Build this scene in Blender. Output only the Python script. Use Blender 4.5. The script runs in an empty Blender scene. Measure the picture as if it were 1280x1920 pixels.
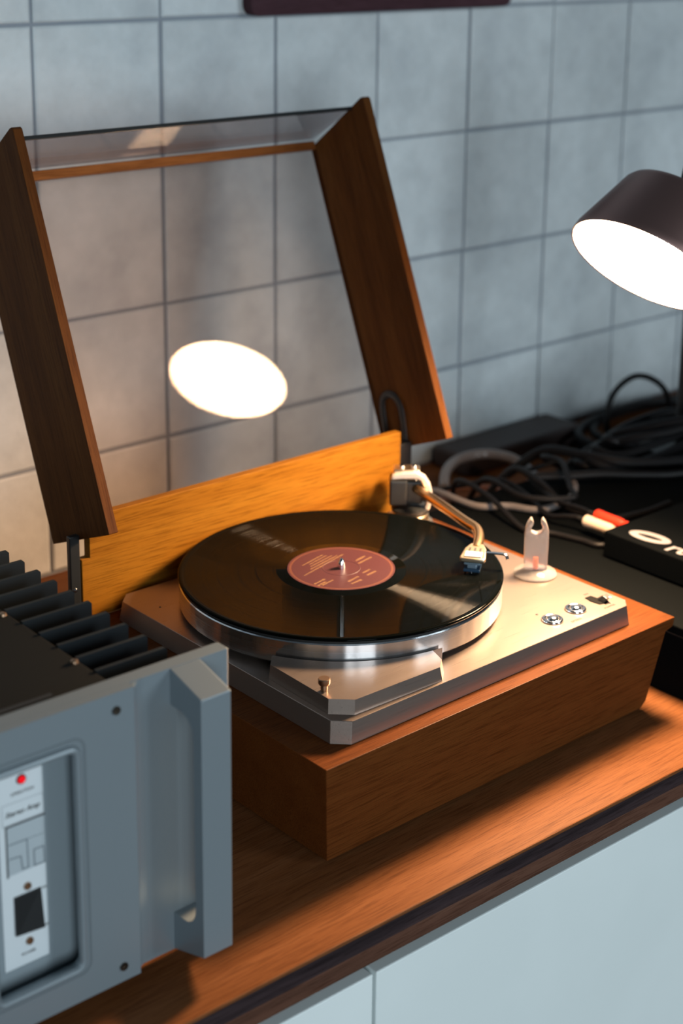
import bpy, bmesh, math, random
from mathutils import Vector, Matrix
random.seed(4)
S = bpy.context.scene
COL = S.collection

# ------------------------------------------------------------------ camera
cam = bpy.data.cameras.new('camera'); camo = bpy.data.objects.new('camera', cam); COL.objects.link(camo)
CP = Vector((-0.73312, -0.85675, 0.74077)); YAW, PIT, ROLL = -0.748143, -0.260677, 0.019846
fw = Vector((-math.sin(YAW)*math.cos(PIT), math.cos(YAW)*math.cos(PIT), math.sin(PIT)))
rt = Vector((math.cos(YAW), math.sin(YAW), 0)); up = rt.cross(fw)
r2 = math.cos(ROLL)*rt + math.sin(ROLL)*up; u2 = -math.sin(ROLL)*rt + math.cos(ROLL)*up
M = Matrix((r2, u2, -fw)).transposed().to_4x4(); M.translation = CP
camo.matrix_world = M
cam.sensor_fit = 'VERTICAL'; cam.sensor_height = 36.0; cam.sensor_width = 24.0
cam.lens = 3049.456/1920*36
cam.shift_x = -98.334/1920; cam.shift_y = -334.027/1920
cam.dof.use_dof = True; cam.dof.focus_distance = 1.37; cam.dof.aperture_fstop = 4.5
cam.clip_start = 0.05
S.camera = camo

# ------------------------------------------------------------------ world, lights, exposure
w = bpy.data.worlds.new('world'); S.world = w; w.use_nodes = True
w.node_tree.nodes['Background'].inputs[0].default_value = (0.55, 0.72, 0.85, 1)
w.node_tree.nodes['Background'].inputs[1].default_value = 0.07
S.view_settings.view_transform = 'Standard'; S.view_settings.look = 'None'
S.view_settings.exposure = 0.0; S.view_settings.gamma = 1.0; S.view_settings.use_curve_mapping = False

def area(name, loc, target, size, power, color, sy=None):
    l = bpy.data.lights.new(name, 'AREA'); l.energy = power; l.color = color; l.size = size
    if sy: l.shape = 'RECTANGLE'; l.size_y = sy
    o = bpy.data.objects.new(name, l); COL.objects.link(o); o.location = loc
    o.rotation_euler = (Vector(target)-Vector(loc)).to_track_quat('-Z', 'Y').to_euler()
    return o
area('window_light_left', (-1.5, -3.1, 0.70), (0.4, 0.4, 0.15), 1.2, 74, (0.77, 0.89, 0.96), 1.5)
area('window_light_right', (1.6, -3.0, 1.0), (0.4, 0.4, 0.15), 0.9, 45, (0.78, 0.89, 0.95), 1.3)
LAMP_E = 70.0; LAMP_P = 8.4; LAMP_SPREAD = 130.0

# ------------------------------------------------------------------ helpers
def mat(name, col=(0.5, 0.5, 0.5), rough=0.5, metal=0.0, **kw):
    m = bpy.data.materials.new(name); m.use_nodes = True
    b = m.node_tree.nodes['Principled BSDF']
    b.inputs['Base Color'].default_value = (*col, 1); b.inputs['Roughness'].default_value = rough
    b.inputs['Metallic'].default_value = metal
    for k, v in kw.items(): b.inputs[k.replace('_', ' ')].default_value = v
    return m
def N(m, t, **kw):
    n = m.node_tree.nodes.new(t)
    for k, v in kw.items():
        if k[0] == '_': n.inputs[k[1:].replace('_', ' ')].default_value = v
        else: setattr(n, k, v)
    return n
def L(m, a, b): m.node_tree.links.new(a, b)
def BS(m): return m.node_tree.nodes['Principled BSDF']
def ramp(m, fac, stops):
    r = N(m, 'ShaderNodeValToRGB'); e = r.color_ramp.elements
    while len(e) < len(stops): e.new(0.5)
    for el, (p, c) in zip(e, stops): el.position = p; el.color = (*c, 1) if len(c) == 3 else c
    L(m, fac, r.inputs[0]); return r

def wood(name, c1, c2, c3, axis='x', rough=0.42, scale=1.0, coat=0.0):
    m = mat(name, rough=rough)
    tc = N(m, 'ShaderNodeTexCoord'); mp = N(m, 'ShaderNodeMapping')
    s = {'x': (3.5, 46, 46), 'y': (46, 3.5, 46), 'z': (46, 46, 3.5)}[axis]
    mp.inputs['Scale'].default_value = tuple(v*scale for v in s)
    L(m, tc.outputs['Object'], mp.inputs['Vector'])
    n1 = N(m, 'ShaderNodeTexNoise', _Scale=1.0, _Detail=4.0, _Roughness=0.6, _Distortion=0.6); L(m, mp.outputs[0], n1.inputs['Vector'])
    mp2 = N(m, 'ShaderNodeMapping'); s2 = {'x': (28, 900, 900), 'y': (900, 28, 900), 'z': (900, 900, 28)}[axis]
    mp2.inputs['Scale'].default_value = s2; L(m, tc.outputs['Object'], mp2.inputs['Vector'])
    n2 = N(m, 'ShaderNodeTexNoise', _Scale=1.0, _Detail=3.0, _Roughness=0.65); L(m, mp2.outputs[0], n2.inputs['Vector'])
    r1 = ramp(m, n1.outputs[0], [(0.28, c1), (0.52, c2), (0.75, c3)])
    r2_ = ramp(m, n2.outputs[0], [(0.36, (0.5, 0.45, 0.42)), (0.52, (1, 1, 1))])
    mx = N(m, 'ShaderNodeMix', data_type='RGBA', blend_type='MULTIPLY'); mx.inputs[0].default_value = 0.8
    L(m, r1.outputs[0], mx.inputs[6]); L(m, r2_.outputs[0], mx.inputs[7]); L(m, mx.outputs[2], BS(m).inputs['Base Color'])
    bp = N(m, 'ShaderNodeBump', _Strength=0.12, _Distance=0.0006); L(m, n2.outputs[0], bp.inputs['Height']); L(m, bp.outputs[0], BS(m).inputs['Normal'])
    BS(m).inputs['Specular IOR Level'].default_value = 0.5; BS(m).inputs['IOR'].default_value = 1.12; BS(m).inputs['Coat Weight'].default_value = coat; BS(m).inputs['Coat Roughness'].default_value = 0.25
    return m
def brushed(name, col, rough, axis='x', amt=0.10):
    m = mat(name, col, rough, 1.0)
    tc = N(m, 'ShaderNodeTexCoord'); mp = N(m, 'ShaderNodeMapping')
    mp.inputs['Scale'].default_value = {'x': (15, 1600, 1600), 'y': (1600, 15, 1600), 'z': (900, 900, 6)}[axis]
    L(m, tc.outputs['Object'], mp.inputs['Vector'])
    n = N(m, 'ShaderNodeTexNoise', _Scale=1.0, _Detail=2.0); L(m, mp.outputs[0], n.inputs['Vector'])
    mr = N(m, 'ShaderNodeMapRange'); mr.inputs['To Min'].default_value = rough-amt; mr.inputs['To Max'].default_value = rough+amt
    L(m, n.outputs[0], mr.inputs['Value']); L(m, mr.outputs[0], BS(m).inputs['Roughness'])
    bp = N(m, 'ShaderNodeBump', _Strength=0.08, _Distance=0.0004); L(m, n.outputs[0], bp.inputs['Height']); L(m, bp.outputs[0], BS(m).inputs['Normal'])
    return m

class MB:
    def __init__(s): s.bm = bmesh.new()
    def poly(s, pts, z0, z1, f0=None, f1=None):
        """prism of a 2D outline; f0/f1 map (x, y, z) for custom placing"""
        a = [s.bm.verts.new((f0 or (lambda x, y, z: (x, y, z)))(x, y, z0)) for x, y in pts]
        b = [s.bm.verts.new((f1 or f0 or (lambda x, y, z: (x, y, z)))(x, y, z1)) for x, y in pts]
        n = len(pts); s.bm.faces.new(a[::-1]); s.bm.faces.new(b)
        for i in range(n): s.bm.faces.new((a[i], a[(i+1) % n], b[(i+1) % n], b[i]))
        return s
    def box(s, x0, x1, y0, y1, z0, z1): return s.poly([(x0, y0), (x1, y0), (x1, y1), (x0, y1)], z0, z1)
    def loft(s, ringA, ringB):
        a = [s.bm.verts.new(p) for p in ringA]; b = [s.bm.verts.new(p) for p in ringB]; n = len(a)
        s.bm.faces.new(a[::-1]); s.bm.faces.new(b)
        for i in range(n): s.bm.faces.new((a[i], a[(i+1) % n], b[(i+1) % n], b[i]))
        return s
    def lathe(s, prof, c=(0, 0, 0), seg=64, M=None, closed=False):
        """prof: (r, z) pairs; r==0 gives a pole"""
        rows = []
        for r, z in prof:
            if r < 1e-7: rows.append([s.bm.verts.new((0, 0, z))])
            else: rows.append([s.bm.verts.new((r*math.cos(2*math.pi*i/seg), r*math.sin(2*math.pi*i/seg), z)) for i in range(seg)])
        pairs = list(zip(rows, rows[1:])) + ([(rows[-1], rows[0])] if closed else [])
        for a, b in pairs:
            for i in range(seg):
                j = (i+1) % seg
                q = [a[i % len(a)], a[j % len(a)], b[j % len(b)], b[i % len(b)]]
                u = []
                for v in q:
                    if v not in u: u.append(v)
                if len(u) > 2: s.bm.faces.new(u)
        T = M if M is not None else Matrix.Identity(4)
        for row in rows:
            for v in row: v.co = T @ v.co + Vector(c)
        return s
    def tube(s, pts, r, seg=10, sub=6, closed=False, flat=None):
        P = [Vector(p) for p in pts]
        if sub > 1:
            Q = []; n = len(P)
            rng = n if closed else n-1
            for i in range(rng):
                p1, p2 = P[i], P[(i+1) % n]
                p0 = P[i-1] if (i > 0 or closed) else p1*2-p2
                p3 = P[(i+2) % n] if (i+2 < n or closed) else p2*2-p1
                for k in range(sub):
                    t = k/sub
                    Q.append(0.5*((2*p1)+(p2-p0)*t+(2*p0-5*p1+4*p2-p3)*t*t+(-p0+3*p1-3*p2+p3)*t**3))
            if not closed: Q.append(P[-1])
            P = Q
        rings = []; n = len(P); prev = None
        for i, p in enumerate(P):
            if closed: t = (P[(i+1) % n]-P[i-1]).normalized()
            else: t = (P[min(i+1, n-1)]-P[max(i-1, 0)]).normalized()
            if prev is None:
                a = Vector((0, 0, 1)) if abs(t.z) < 0.9 else Vector((1, 0, 0)); x = t.cross(a).normalized()
            else: x = (prev - t*prev.dot(t)).normalized()
            prev = x; y = t.cross(x)
            rr = r if not callable(r) else r(i/(n-1))
            rings.append([s.bm.verts.new(p + rr*(math.cos(2*math.pi*k/seg)*x + (flat or 1)*math.sin(2*math.pi*k/seg)*y)) for k in range(seg)])
        for i in range(n if closed else n-1):
            a, b = rings[i], rings[(i+1) % n]
            for k in range(seg): s.bm.faces.new((a[k], a[(k+1) % seg], b[(k+1) % seg], b[k]))
        if not closed: s.bm.faces.new(rings[0][::-1]); s.bm.faces.new(rings[-1])
        return s
    def frame(s, outer, inner, y0, y1):
        """slab in x-z with a hole, outlines with equal point counts, from y0 to y1"""
        n = len(outer); R = []
        for ring in (outer, inner):
            for y in (y0, y1): R.append([s.bm.verts.new((x, y, z)) for x, z in ring])
        of, ob, nf, nb = R
        for i in range(n):
            j = (i+1) % n
            s.bm.faces.new((of[i], of[j], nf[j], nf[i])); s.bm.faces.new((ob[j], ob[i], nb[i], nb[j]))
            s.bm.faces.new((of[j], of[i], ob[i], ob[j])); s.bm.faces.new((nf[i], nf[j], nb[j], nb[i]))
        return s
    def done(s, name, m, parent=None, M=None, bevel=0, seg=2, smooth=False, angle=0.6):
        bm = s.bm; bmesh.ops.recalc_face_normals(bm, faces=bm.faces)
        if parent is not None and M is None:
            inv = Matrix.Translation(-parent.location) if parent.type == 'EMPTY' or parent.get('offs') else Matrix.Identity(4)
            if parent.type == 'EMPTY': inv = parent.matrix_basis.inverted()
            for v in bm.verts: v.co = inv @ v.co
        me = bpy.data.meshes.new(name); bm.to_mesh(me); bm.free()
        me.materials.append(m)
        o = bpy.data.objects.new(name, me); COL.objects.link(o)
        if parent is not None: o.parent = parent
        if M is not None: o.matrix_basis = M
        if bevel:
            b = o.modifiers.new('bevel', 'BEVEL'); b.width = bevel; b.segments = seg; b.limit_method = 'ANGLE'; b.angle_limit = 0.5
        if smooth:
            for p in me.polygons: p.use_smooth = True
            me.set_sharp_from_angle(angle=angle)
        return o
def thing(name, label, cat, loc=(0, 0, 0), rotz=0, group=None):
    o = bpy.data.objects.new(name, None); COL.objects.link(o); o.location = loc; o.rotation_euler = (0, 0, rotz)
    o.empty_display_size = 0.02
    o['label'] = label; o['category'] = cat
    if group: o['group'] = group
    o.matrix_basis = Matrix.Translation(Vector(loc)) @ Matrix.Rotation(rotz, 4, 'Z')
    return o
def tag(o, label, cat, group=None):
    o['label'] = label; o['category'] = cat
    if group: o['group'] = group
    return o
def sub(parent, name, m, mb, **kw):
    """sub-part of a mesh part whose own frame is its empty's frame"""
    top = parent.parent
    inv = top.matrix_basis.inverted() if top is not None and 'M' not in kw else Matrix.Identity(4)
    if 'M' not in kw:
        for v in mb.bm.verts: v.co = inv @ v.co
        kw['M'] = Matrix.Identity(4)
    return mb.done(name, m, parent, **kw)
def text_mb(txt, size, M, extrude=0.00012, shear=0.0, space=1.0):
    cu = bpy.data.curves.new('t', 'FONT'); cu.body = txt; cu.size = size; cu.extrude = extrude; cu.shear = shear
    cu.align_x = 'CENTER'; cu.align_y = 'CENTER'; cu.space_character = space; cu.resolution_u = 3; cu.offset = size*0.02
    ob = bpy.data.objects.new('t', cu); COL.objects.link(ob)
    bpy.context.view_layer.update()
    dg = bpy.context.evaluated_depsgraph_get()
    me = bpy.data.meshes.new_from_object(ob.evaluated_get(dg))
    mb = MB(); mb.bm.from_mesh(me); bpy.data.objects.remove(ob); bpy.data.meshes.remove(me); bpy.data.curves.remove(cu)
    for v in mb.bm.verts: v.co = M @ v.co
    return mb
def axes(x, y, z, o):
    M = Matrix((Vector(x), Vector(y), Vector(z))).transposed().to_4x4(); M.translation = Vector(o); return M
def rrect(x0, x1, z0, z1, r, k=5):
    P = []
    for cx, cz, a0 in ((x1-r, z1-r, 0), (x0+r, z1-r, 90), (x0+r, z0+r, 180), (x1-r, z0+r, 270)):
        for i in range(k+1):
            a = math.radians(a0+90*i/k); P.append((cx+r*math.cos(a), cz+r*math.sin(a)))
    return P

# ------------------------------------------------------------------ materials
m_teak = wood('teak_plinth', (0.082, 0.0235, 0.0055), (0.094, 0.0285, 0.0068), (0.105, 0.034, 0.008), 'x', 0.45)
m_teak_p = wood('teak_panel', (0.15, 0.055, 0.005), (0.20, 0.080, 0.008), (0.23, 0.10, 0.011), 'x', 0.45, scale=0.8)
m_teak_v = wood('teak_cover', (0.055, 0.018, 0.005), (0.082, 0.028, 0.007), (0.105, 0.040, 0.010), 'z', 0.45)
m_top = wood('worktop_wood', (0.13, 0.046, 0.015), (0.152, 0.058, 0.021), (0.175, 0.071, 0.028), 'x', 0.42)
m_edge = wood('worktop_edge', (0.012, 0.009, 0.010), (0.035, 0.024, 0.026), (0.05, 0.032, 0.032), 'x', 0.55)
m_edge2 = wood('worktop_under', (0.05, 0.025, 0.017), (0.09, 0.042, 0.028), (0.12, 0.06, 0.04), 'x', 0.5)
m_black = mat('black_paint', (0.012, 0.013, 0.014), 0.5)
m_blackm = mat('black_metal', (0.010, 0.011, 0.012), 0.38, 0.0)
m_case = mat('black_case', (0.0025, 0.0032, 0.0036), 0.8, Specular_IOR_Level=0.03)
m_rubber = mat('black_rubber', (0.008, 0.008, 0.008), 0.6)
m_cable = mat('cable_black', (0.005, 0.0045, 0.005), 0.5, Specular_IOR_Level=0.2)
m_cableg = mat('cable_grey', (0.15, 0.13, 0.125), 0.3)
m_chass = brushed('champagne_aluminium', (0.31, 0.245, 0.21), 0.30, 'x', 0.06); BS(m_chass).inputs['Metallic'].default_value = 0.85; BS(m_chass).inputs['Specular IOR Level'].default_value = 0.1
m_alu = brushed('grey_aluminium', (0.62, 0.66, 0.70), 0.42, 'z')
m_steel = mat('chrome', (0.85, 0.86, 0.88), 0.12, 1.0)
m_gold = mat('gold_tube', (0.72, 0.47, 0.24), 0.25, 1.0)
m_palegold = mat('pale_gold', (0.85, 0.68, 0.48), 0.3, 1.0)
m_silver = mat('silver_paint', (0.68, 0.64, 0.60), 0.35, 0.6)
m_brass = mat('brass', (0.35, 0.22, 0.14), 0.35, 1.0)
m_slot = mat('slot_black', (0.003, 0.003, 0.003), 0.7, Specular_IOR_Level=0.05)
m_print = mat('black_print', (0.012, 0.010, 0.009), 0.7)
m_white = mat('white_print', (0.30, 0.28, 0.29), 0.5)
m_label = mat('label_paper', (0.040, 0.0095, 0.0125), 0.42)
m_goldprint = mat('gold_print', (0.12, 0.06, 0.028), 0.45)
m_ring = mat('label_ring', (0.075, 0.022, 0.014), 0.45)
m_cartridge = mat('cartridge_blue', (0.02, 0.045, 0.08), 0.25)
m_cart_grey = mat('cartridge_grey', (0.20, 0.27, 0.33), 0.35, 0.5)
m_red = mat('red_plug', (0.75, 0.045, 0.012), 0.4)
m_cream = mat('cream_plug', (0.75, 0.58, 0.44), 0.4)
m_sign = wood('sign_plum', (0.045, 0.022, 0.028), (0.06, 0.03, 0.037), (0.07, 0.037, 0.045), 'x', 0.6)
m_clear = mat('clear_acrylic', (0.80, 0.73, 0.70), 0.10, Transmission_Weight=0.8, IOR=1.36)
m_ampfins = mat('anodised_black', (0.010, 0.014, 0.017), 0.5, Specular_IOR_Level=0.2)
m_amptop = mat('amp_top_black', (0.005, 0.006, 0.006), 0.7, Specular_IOR_Level=0.12)

# painted door
m_door = mat('door_paint', (0.66, 0.76, 0.78), 0.5)
tc = N(m_door, 'ShaderNodeTexCoord'); n = N(m_door, 'ShaderNodeTexNoise', _Scale=4.0, _Detail=4.0); L(m_door, tc.outputs['Object'], n.inputs['Vector'])
r = ramp(m_door, n.outputs[0], [(0.35, (0.63, 0.69, 0.69)), (0.65, (0.68, 0.74, 0.74))]); L(m_door, r.outputs[0], BS(m_door).inputs['Base Color'])

# tiles
m_tile = mat('cement_tile', rough=0.62)
geo = N(m_tile, 'ShaderNodeNewGeometry'); oi = N(m_tile, 'ShaderNodeObjectInfo')
n = N(m_tile, 'ShaderNodeTexNoise', _Scale=13.0, _Detail=6.0, _Roughness=0.55); L(m_tile, geo.outputs['Position'], n.inputs['Vector'])
n3 = N(m_tile, 'ShaderNodeTexNoise', _Scale=42.0, _Detail=4.0, _Roughness=0.6); L(m_tile, geo.outputs['Position'], n3.inputs['Vector'])
r = ramp(m_tile, n.outputs[0], [(0.30, (0.46, 0.505, 0.53)), (0.5, (0.54, 0.59, 0.61)), (0.7, (0.59, 0.64, 0.66))])
mr = N(m_tile, 'ShaderNodeMapRange'); mr.inputs['To Min'].default_value = 0.93; mr.inputs['To Max'].default_value = 1.06
L(m_tile, oi.outputs['Random'], mr.inputs['Value'])
mr2 = N(m_tile, 'ShaderNodeMapRange'); mr2.inputs['From Min'].default_value = 0.3; mr2.inputs['From Max'].default_value = 0.7; mr2.inputs['To Min'].default_value = 0.93; mr2.inputs['To Max'].default_value = 1.05
L(m_tile, n3.outputs[0], mr2.inputs['Value'])
mm = N(m_tile, 'ShaderNodeMath', operation='MULTIPLY'); L(m_tile, mr.outputs[0], mm.inputs[0]); L(m_tile, mr2.outputs[0], mm.inputs[1])
vm = N(m_tile, 'ShaderNodeVectorMath', operation='SCALE'); L(m_tile, r.outputs[0], vm.inputs[0]); L(m_tile, mm.outputs[0], vm.inputs['Scale'])
L(m_tile, vm.outputs[0], BS(m_tile).inputs['Base Color'])
bp = N(m_tile, 'ShaderNodeBump', _Strength=0.35, _Distance=0.003); L(m_tile, n3.outputs[0], bp.inputs['Height']); L(m_tile, bp.outputs[0], BS(m_tile).inputs['Normal'])
m_grout = mat('grout', (0.24, 0.27, 0.31), 0.9)

# smoked acrylic pane: clear tint with a real Fresnel surface reflection
def pane_mat(name, tint):
    m = bpy.data.materials.new(name); m.use_nodes = True; nt = m.node_tree; nt.nodes.clear()
    out = nt.nodes.new('ShaderNodeOutputMaterial'); tr = nt.nodes.new('ShaderNodeBsdfTransparent'); tr.inputs[0].default_value = (*tint, 1)
    gl = nt.nodes.new('ShaderNodeBsdfGlossy'); gl.inputs['Roughness'].default_value = 0.012
    fr = nt.nodes.new('ShaderNodeFresnel'); 
    gm = nt.nodes.new('ShaderNodeNewGeometry'); mi = nt.nodes.new('ShaderNodeMapRange'); mi.inputs['To Min'].default_value = 1.49; mi.inputs['To Max'].default_value = 1/1.49
    nt.links.new(gm.outputs['Backfacing'], mi.inputs['Value']); nt.links.new(mi.outputs[0], fr.inputs[0])
    mx = nt.nodes.new('ShaderNodeMixShader')
    nt.links.new(fr.outputs[0], mx.inputs[0]); nt.links.new(tr.outputs[0], mx.inputs[1]); nt.links.new(gl.outputs[0], mx.inputs[2]); nt.links.new(mx.outputs[0], out.inputs[0])
    return m
m_pane = pane_mat('smoked_acrylic', (0.93, 0.875, 0.85))
m_pane_f = pane_mat('smoked_acrylic_front', (0.80, 0.765, 0.77))  # same acrylic as the main pane; grazing-angle darkening put into a deeper tint
m_pane_edge = mat('acrylic_edge', (0.015, 0.017, 0.018), 0.25)

# vinyl: the groove walls tilt the surface in and out along the radius, far finer than a pixel
m_vinyl = mat('vinyl', (0.0012, 0.0015, 0.0013), 0.055)
b = BS(m_vinyl); b.inputs['Specular IOR Level'].default_value = 0.5; b.inputs['IOR'].default_value = 1.09
tc = N(m_vinyl, 'ShaderNodeTexCoord'); fl_m = N(m_vinyl, 'ShaderNodeVectorMath', operation='MULTIPLY'); fl_m.inputs[1].default_value = (1, 1, 0)
L(m_vinyl, tc.outputs['Object'], fl_m.inputs[0])
ln = N(m_vinyl, 'ShaderNodeVectorMath', operation='LENGTH'); L(m_vinyl, fl_m.outputs[0], ln.inputs[0])
nz = N(m_vinyl, 'ShaderNodeVectorMath', operation='NORMALIZE'); L(m_vinyl, fl_m.outputs[0], nz.inputs[0])
dv = N(m_vinyl, 'ShaderNodeMath', operation='DIVIDE'); dv.inputs[1].default_value = 0.1505; L(m_vinyl, ln.outputs['Value'], dv.inputs[0])
st = [(0.0, 0.0), (0.40, 0.0), (0.405, 1.0)]
for g in (0.52, 0.63, 0.76, 0.86): st += [(g, 1.0), (g+0.003, 0.15), (g+0.007, 1.0)]
st += [(0.955, 1.0), (0.965, 0.0)]
r = ramp(m_vinyl, dv.outputs[0], [(p, (v, v, v)) for p, v in st])
q1 = N(m_vinyl, 'ShaderNodeMath', operation='MULTIPLY'); q1.inputs[1].default_value = 20000.0; L(m_vinyl, ln.outputs['Value'], q1.inputs[0])
wn = N(m_vinyl, 'ShaderNodeTexWhiteNoise', noise_dimensions='1D'); L(m_vinyl, q1.outputs[0], wn.inputs['W'])
q2 = N(m_vinyl, 'ShaderNodeMath', operation='SUBTRACT'); q2.inputs[1].default_value = 0.5; L(m_vinyl, wn.outputs['Value'], q2.inputs[0])
bd = N(m_vinyl, 'ShaderNodeTexNoise', noise_dimensions='1D', _Scale=420.0, _Detail=4.0); L(m_vinyl, ln.outputs['Value'], bd.inputs['W'])
bm_ = N(m_vinyl, 'ShaderNodeMapRange'); bm_.inputs['From Min'].default_value = 0.3; bm_.inputs['From Max'].default_value = 0.7; bm_.inputs['To Min'].default_value = 1.6; bm_.inputs['To Max'].default_value = 3.0; L(m_vinyl, bd.outputs[0], bm_.inputs['Value'])
q3 = N(m_vinyl, 'ShaderNodeMath', operation='MULTIPLY'); L(m_vinyl, q2.outputs[0], q3.inputs[0]); L(m_vinyl, r.outputs[0], q3.inputs[1])
q4 = N(m_vinyl, 'ShaderNodeMath', operation='MULTIPLY'); L(m_vinyl, q3.outputs[0], q4.inputs[0]); L(m_vinyl, bm_.outputs[0], q4.inputs[1])
sc_ = N(m_vinyl, 'ShaderNodeVectorMath', operation='SCALE'); L(m_vinyl, nz.outputs[0], sc_.inputs[0]); L(m_vinyl, q4.outputs[0], sc_.inputs['Scale'])
g_ = N(m_vinyl, 'ShaderNodeNewGeometry'); ad = N(m_vinyl, 'ShaderNodeVectorMath', operation='ADD'); L(m_vinyl, g_.outputs['Normal'], ad.inputs[0]); L(m_vinyl, sc_.outputs[0], ad.inputs[1])
n2_ = N(m_vinyl, 'ShaderNodeVectorMath', operation='NORMALIZE'); L(m_vinyl, ad.outputs[0], n2_.inputs[0]); L(m_vinyl, n2_.outputs[0], b.inputs['Normal'])

# platter rim: circumferentially turned aluminium
m_platter = mat('turned_aluminium', (0.72, 0.74, 0.77), 0.22, 1.0)
b = BS(m_platter); b.inputs['Anisotropic'].default_value = 0.7
tg = N(m_platter, 'ShaderNodeTangent', direction_type='RADIAL', axis='Z'); L(m_platter, tg.outputs[0], b.inputs['Tangent'])
b.inputs['Anisotropic Rotation'].default_value = 0.25
tc = N(m_platter, 'ShaderNodeTexCoord'); mp = N(m_platter, 'ShaderNodeMapping'); mp.inputs['Scale'].default_value = (3, 3, 2500)
L(m_platter, tc.outputs['Object'], mp.inputs[0]); n = N(m_platter, 'ShaderNodeTexNoise', _Scale=1.0, _Detail=2.0); L(m_platter, mp.outputs[0], n.inputs['Vector'])
mr = N(m_platter, 'ShaderNodeMapRange'); mr.inputs['To Min'].default_value = 0.12; mr.inputs['To Max'].default_value = 0.34
L(m_platter, n.outputs[0], mr.inputs['Value']); L(m_platter, mr.outputs[0], b.inputs['Roughness'])

at = N(m_platter, 'ShaderNodeVectorMath', operation='MULTIPLY'); at.inputs[1].default_value = (1, 1, 0); L(m_platter, tc.outputs['Object'], at.inputs[0])
an = N(m_platter, 'ShaderNodeVectorMath', operation='NORMALIZE'); L(m_platter, at.outputs[0], an.inputs[0])
wn = N(m_platter, 'ShaderNodeTexNoise', _Scale=6.5, _Detail=1.5); L(m_platter, an.outputs[0], wn.inputs['Vector'])
bq = N(m_platter, 'ShaderNodeBump', _Strength=0.8, _Distance=0.0022); L(m_platter, wn.outputs[0], bq.inputs['Height']); L(m_platter, bq.outputs[0], b.inputs['Normal'])

def emit(name, col, s):
    m = bpy.data.materials.new(name); m.use_nodes = True; nt = m.node_tree; nt.nodes.clear()
    e = nt.nodes.new('ShaderNodeEmission'); e.inputs[0].default_value = (*col, 1); e.inputs[1].default_value = s
    o = nt.nodes.new('ShaderNodeOutputMaterial'); nt.links.new(e.outputs[0], o.inputs[0]); return m
m_glow = emit('lamp_glow', (1.0, 0.65, 0.37), LAMP_E)
m_led = emit('led_red', (1.0, 0.01, 0.02), 0.9)

# ------------------------------------------------------------------ room: wall with tiles, floor
WY, TX, TZ, TS = 0.6540, 0.149, 0.60876, 0.1613
CT = -0.0037                                     # worktop surface
wl = MB().box(-1.6, 2.4, WY+0.0035, WY+0.12, -0.80, 1.75).done('wall_back', m_grout); wl['kind'] = 'structure'
def tile_mesh(h):
    g = 0.0021; mb = MB(); c = 0.0022
    def ring(i, y): return [(g+i, y, g+i), (TS-g-i, y, g+i), (TS-g-i, y, h-g-i), (g+i, y, h-g-i)]
    R = [ring(0, 0.0035), ring(0, 0.0015), ring(c, 0.0)]
    V = [[mb.bm.verts.new(p) for p in q] for q in R]
    for a, b_ in zip(V, V[1:]):
        for i in range(4): mb.bm.faces.new((a[i], a[(i+1) % 4], b_[(i+1) % 4], b_[i]))
    mb.bm.faces.new(V[-1]); mb.bm.faces.new(V[0][::-1])
    return mb
first = {}
for k in range(-4, 4):
    for i in range(-6, 10):
        h = TS if k < 3 else TS - 0.0325
        key = k < 3
        if key not in first:
            o = tile_mesh(h).done('tile', m_tile, wl, M=Matrix.Identity(4)); first[key] = o
        else:
            o = first[key].copy(); COL.objects.link(o)
        zb = TZ-(k+1)*TS if k < 3 else TZ-4*TS+0.0325
        o.location = (TX+i*TS+random.uniform(-.0006, .0006), WY+random.uniform(-.0006, .0004), zb+random.uniform(-.0005, .0005))
        o.rotation_euler = (random.uniform(-.003, .003), random.uniform(-.0015, .0015), random.uniform(-.004, .004))
fl = MB().box(-2.5, 3.5, -3.2, 0.774, -0.84, -0.80).done('floor', mat('floor_grey', (0.10, 0.10, 0.10), 0.7)); fl['kind'] = 'structure'

# ------------------------------------------------------------------ worktop and cabinet
def EY(x): return -0.0728 - 0.0203*x
def slab(x0, x1, z0, z1, inset=0.0, back=0.6535):
    return MB().poly([(x0, EY(x0)+inset), (x1, EY(x1)+inset), (x1, back), (x0, back)], z0, z1)
wt = thing('worktop', 'long wooden worktop with dark front edge under turntable and amplifier', 'worktop', (0.35, 0.3, CT-0.0325))
slab(-1.1, 1.9, CT-0.0035, CT).done('top_board', m_top, wt, bevel=0.0012)
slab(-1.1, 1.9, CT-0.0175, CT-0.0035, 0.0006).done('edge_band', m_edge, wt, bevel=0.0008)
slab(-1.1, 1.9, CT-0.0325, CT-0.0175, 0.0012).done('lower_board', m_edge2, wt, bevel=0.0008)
def cabinet(x0, x1, label, dx0, dx1):
    c = thing('base_cabinet', label, 'cabinet', ((x0+x1)/2, 0.3, -0.80), group='base cabinets under the worktop')
    mb = MB(); ins = 0.03; T = CT-0.0325
    mb.poly([(x0, EY(x0)+ins), (x1, EY(x1)+ins), (x1, 0.65), (x0, 0.65)], -0.80, T-0.0002)
    mb.done('body', m_black, c)
    MB().poly([(dx0, EY(dx0)+0.0015), (dx1, EY(dx1)+0.0015), (dx1, EY(dx1)+0.0285), (dx0, EY(dx0)+0.0285)], -0.74, -0.0465).done('door', m_door, c, bevel=0.0012)
    return c
cabinet(-1.1, -0.0105, 'pale blue green cabinet door left of the seam under the worktop', -1.09, -0.0122)
cabinet(-0.0105, 1.9, 'wide pale blue green cabinet door right of the seam under the worktop', -0.0088, 1.88)

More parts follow.
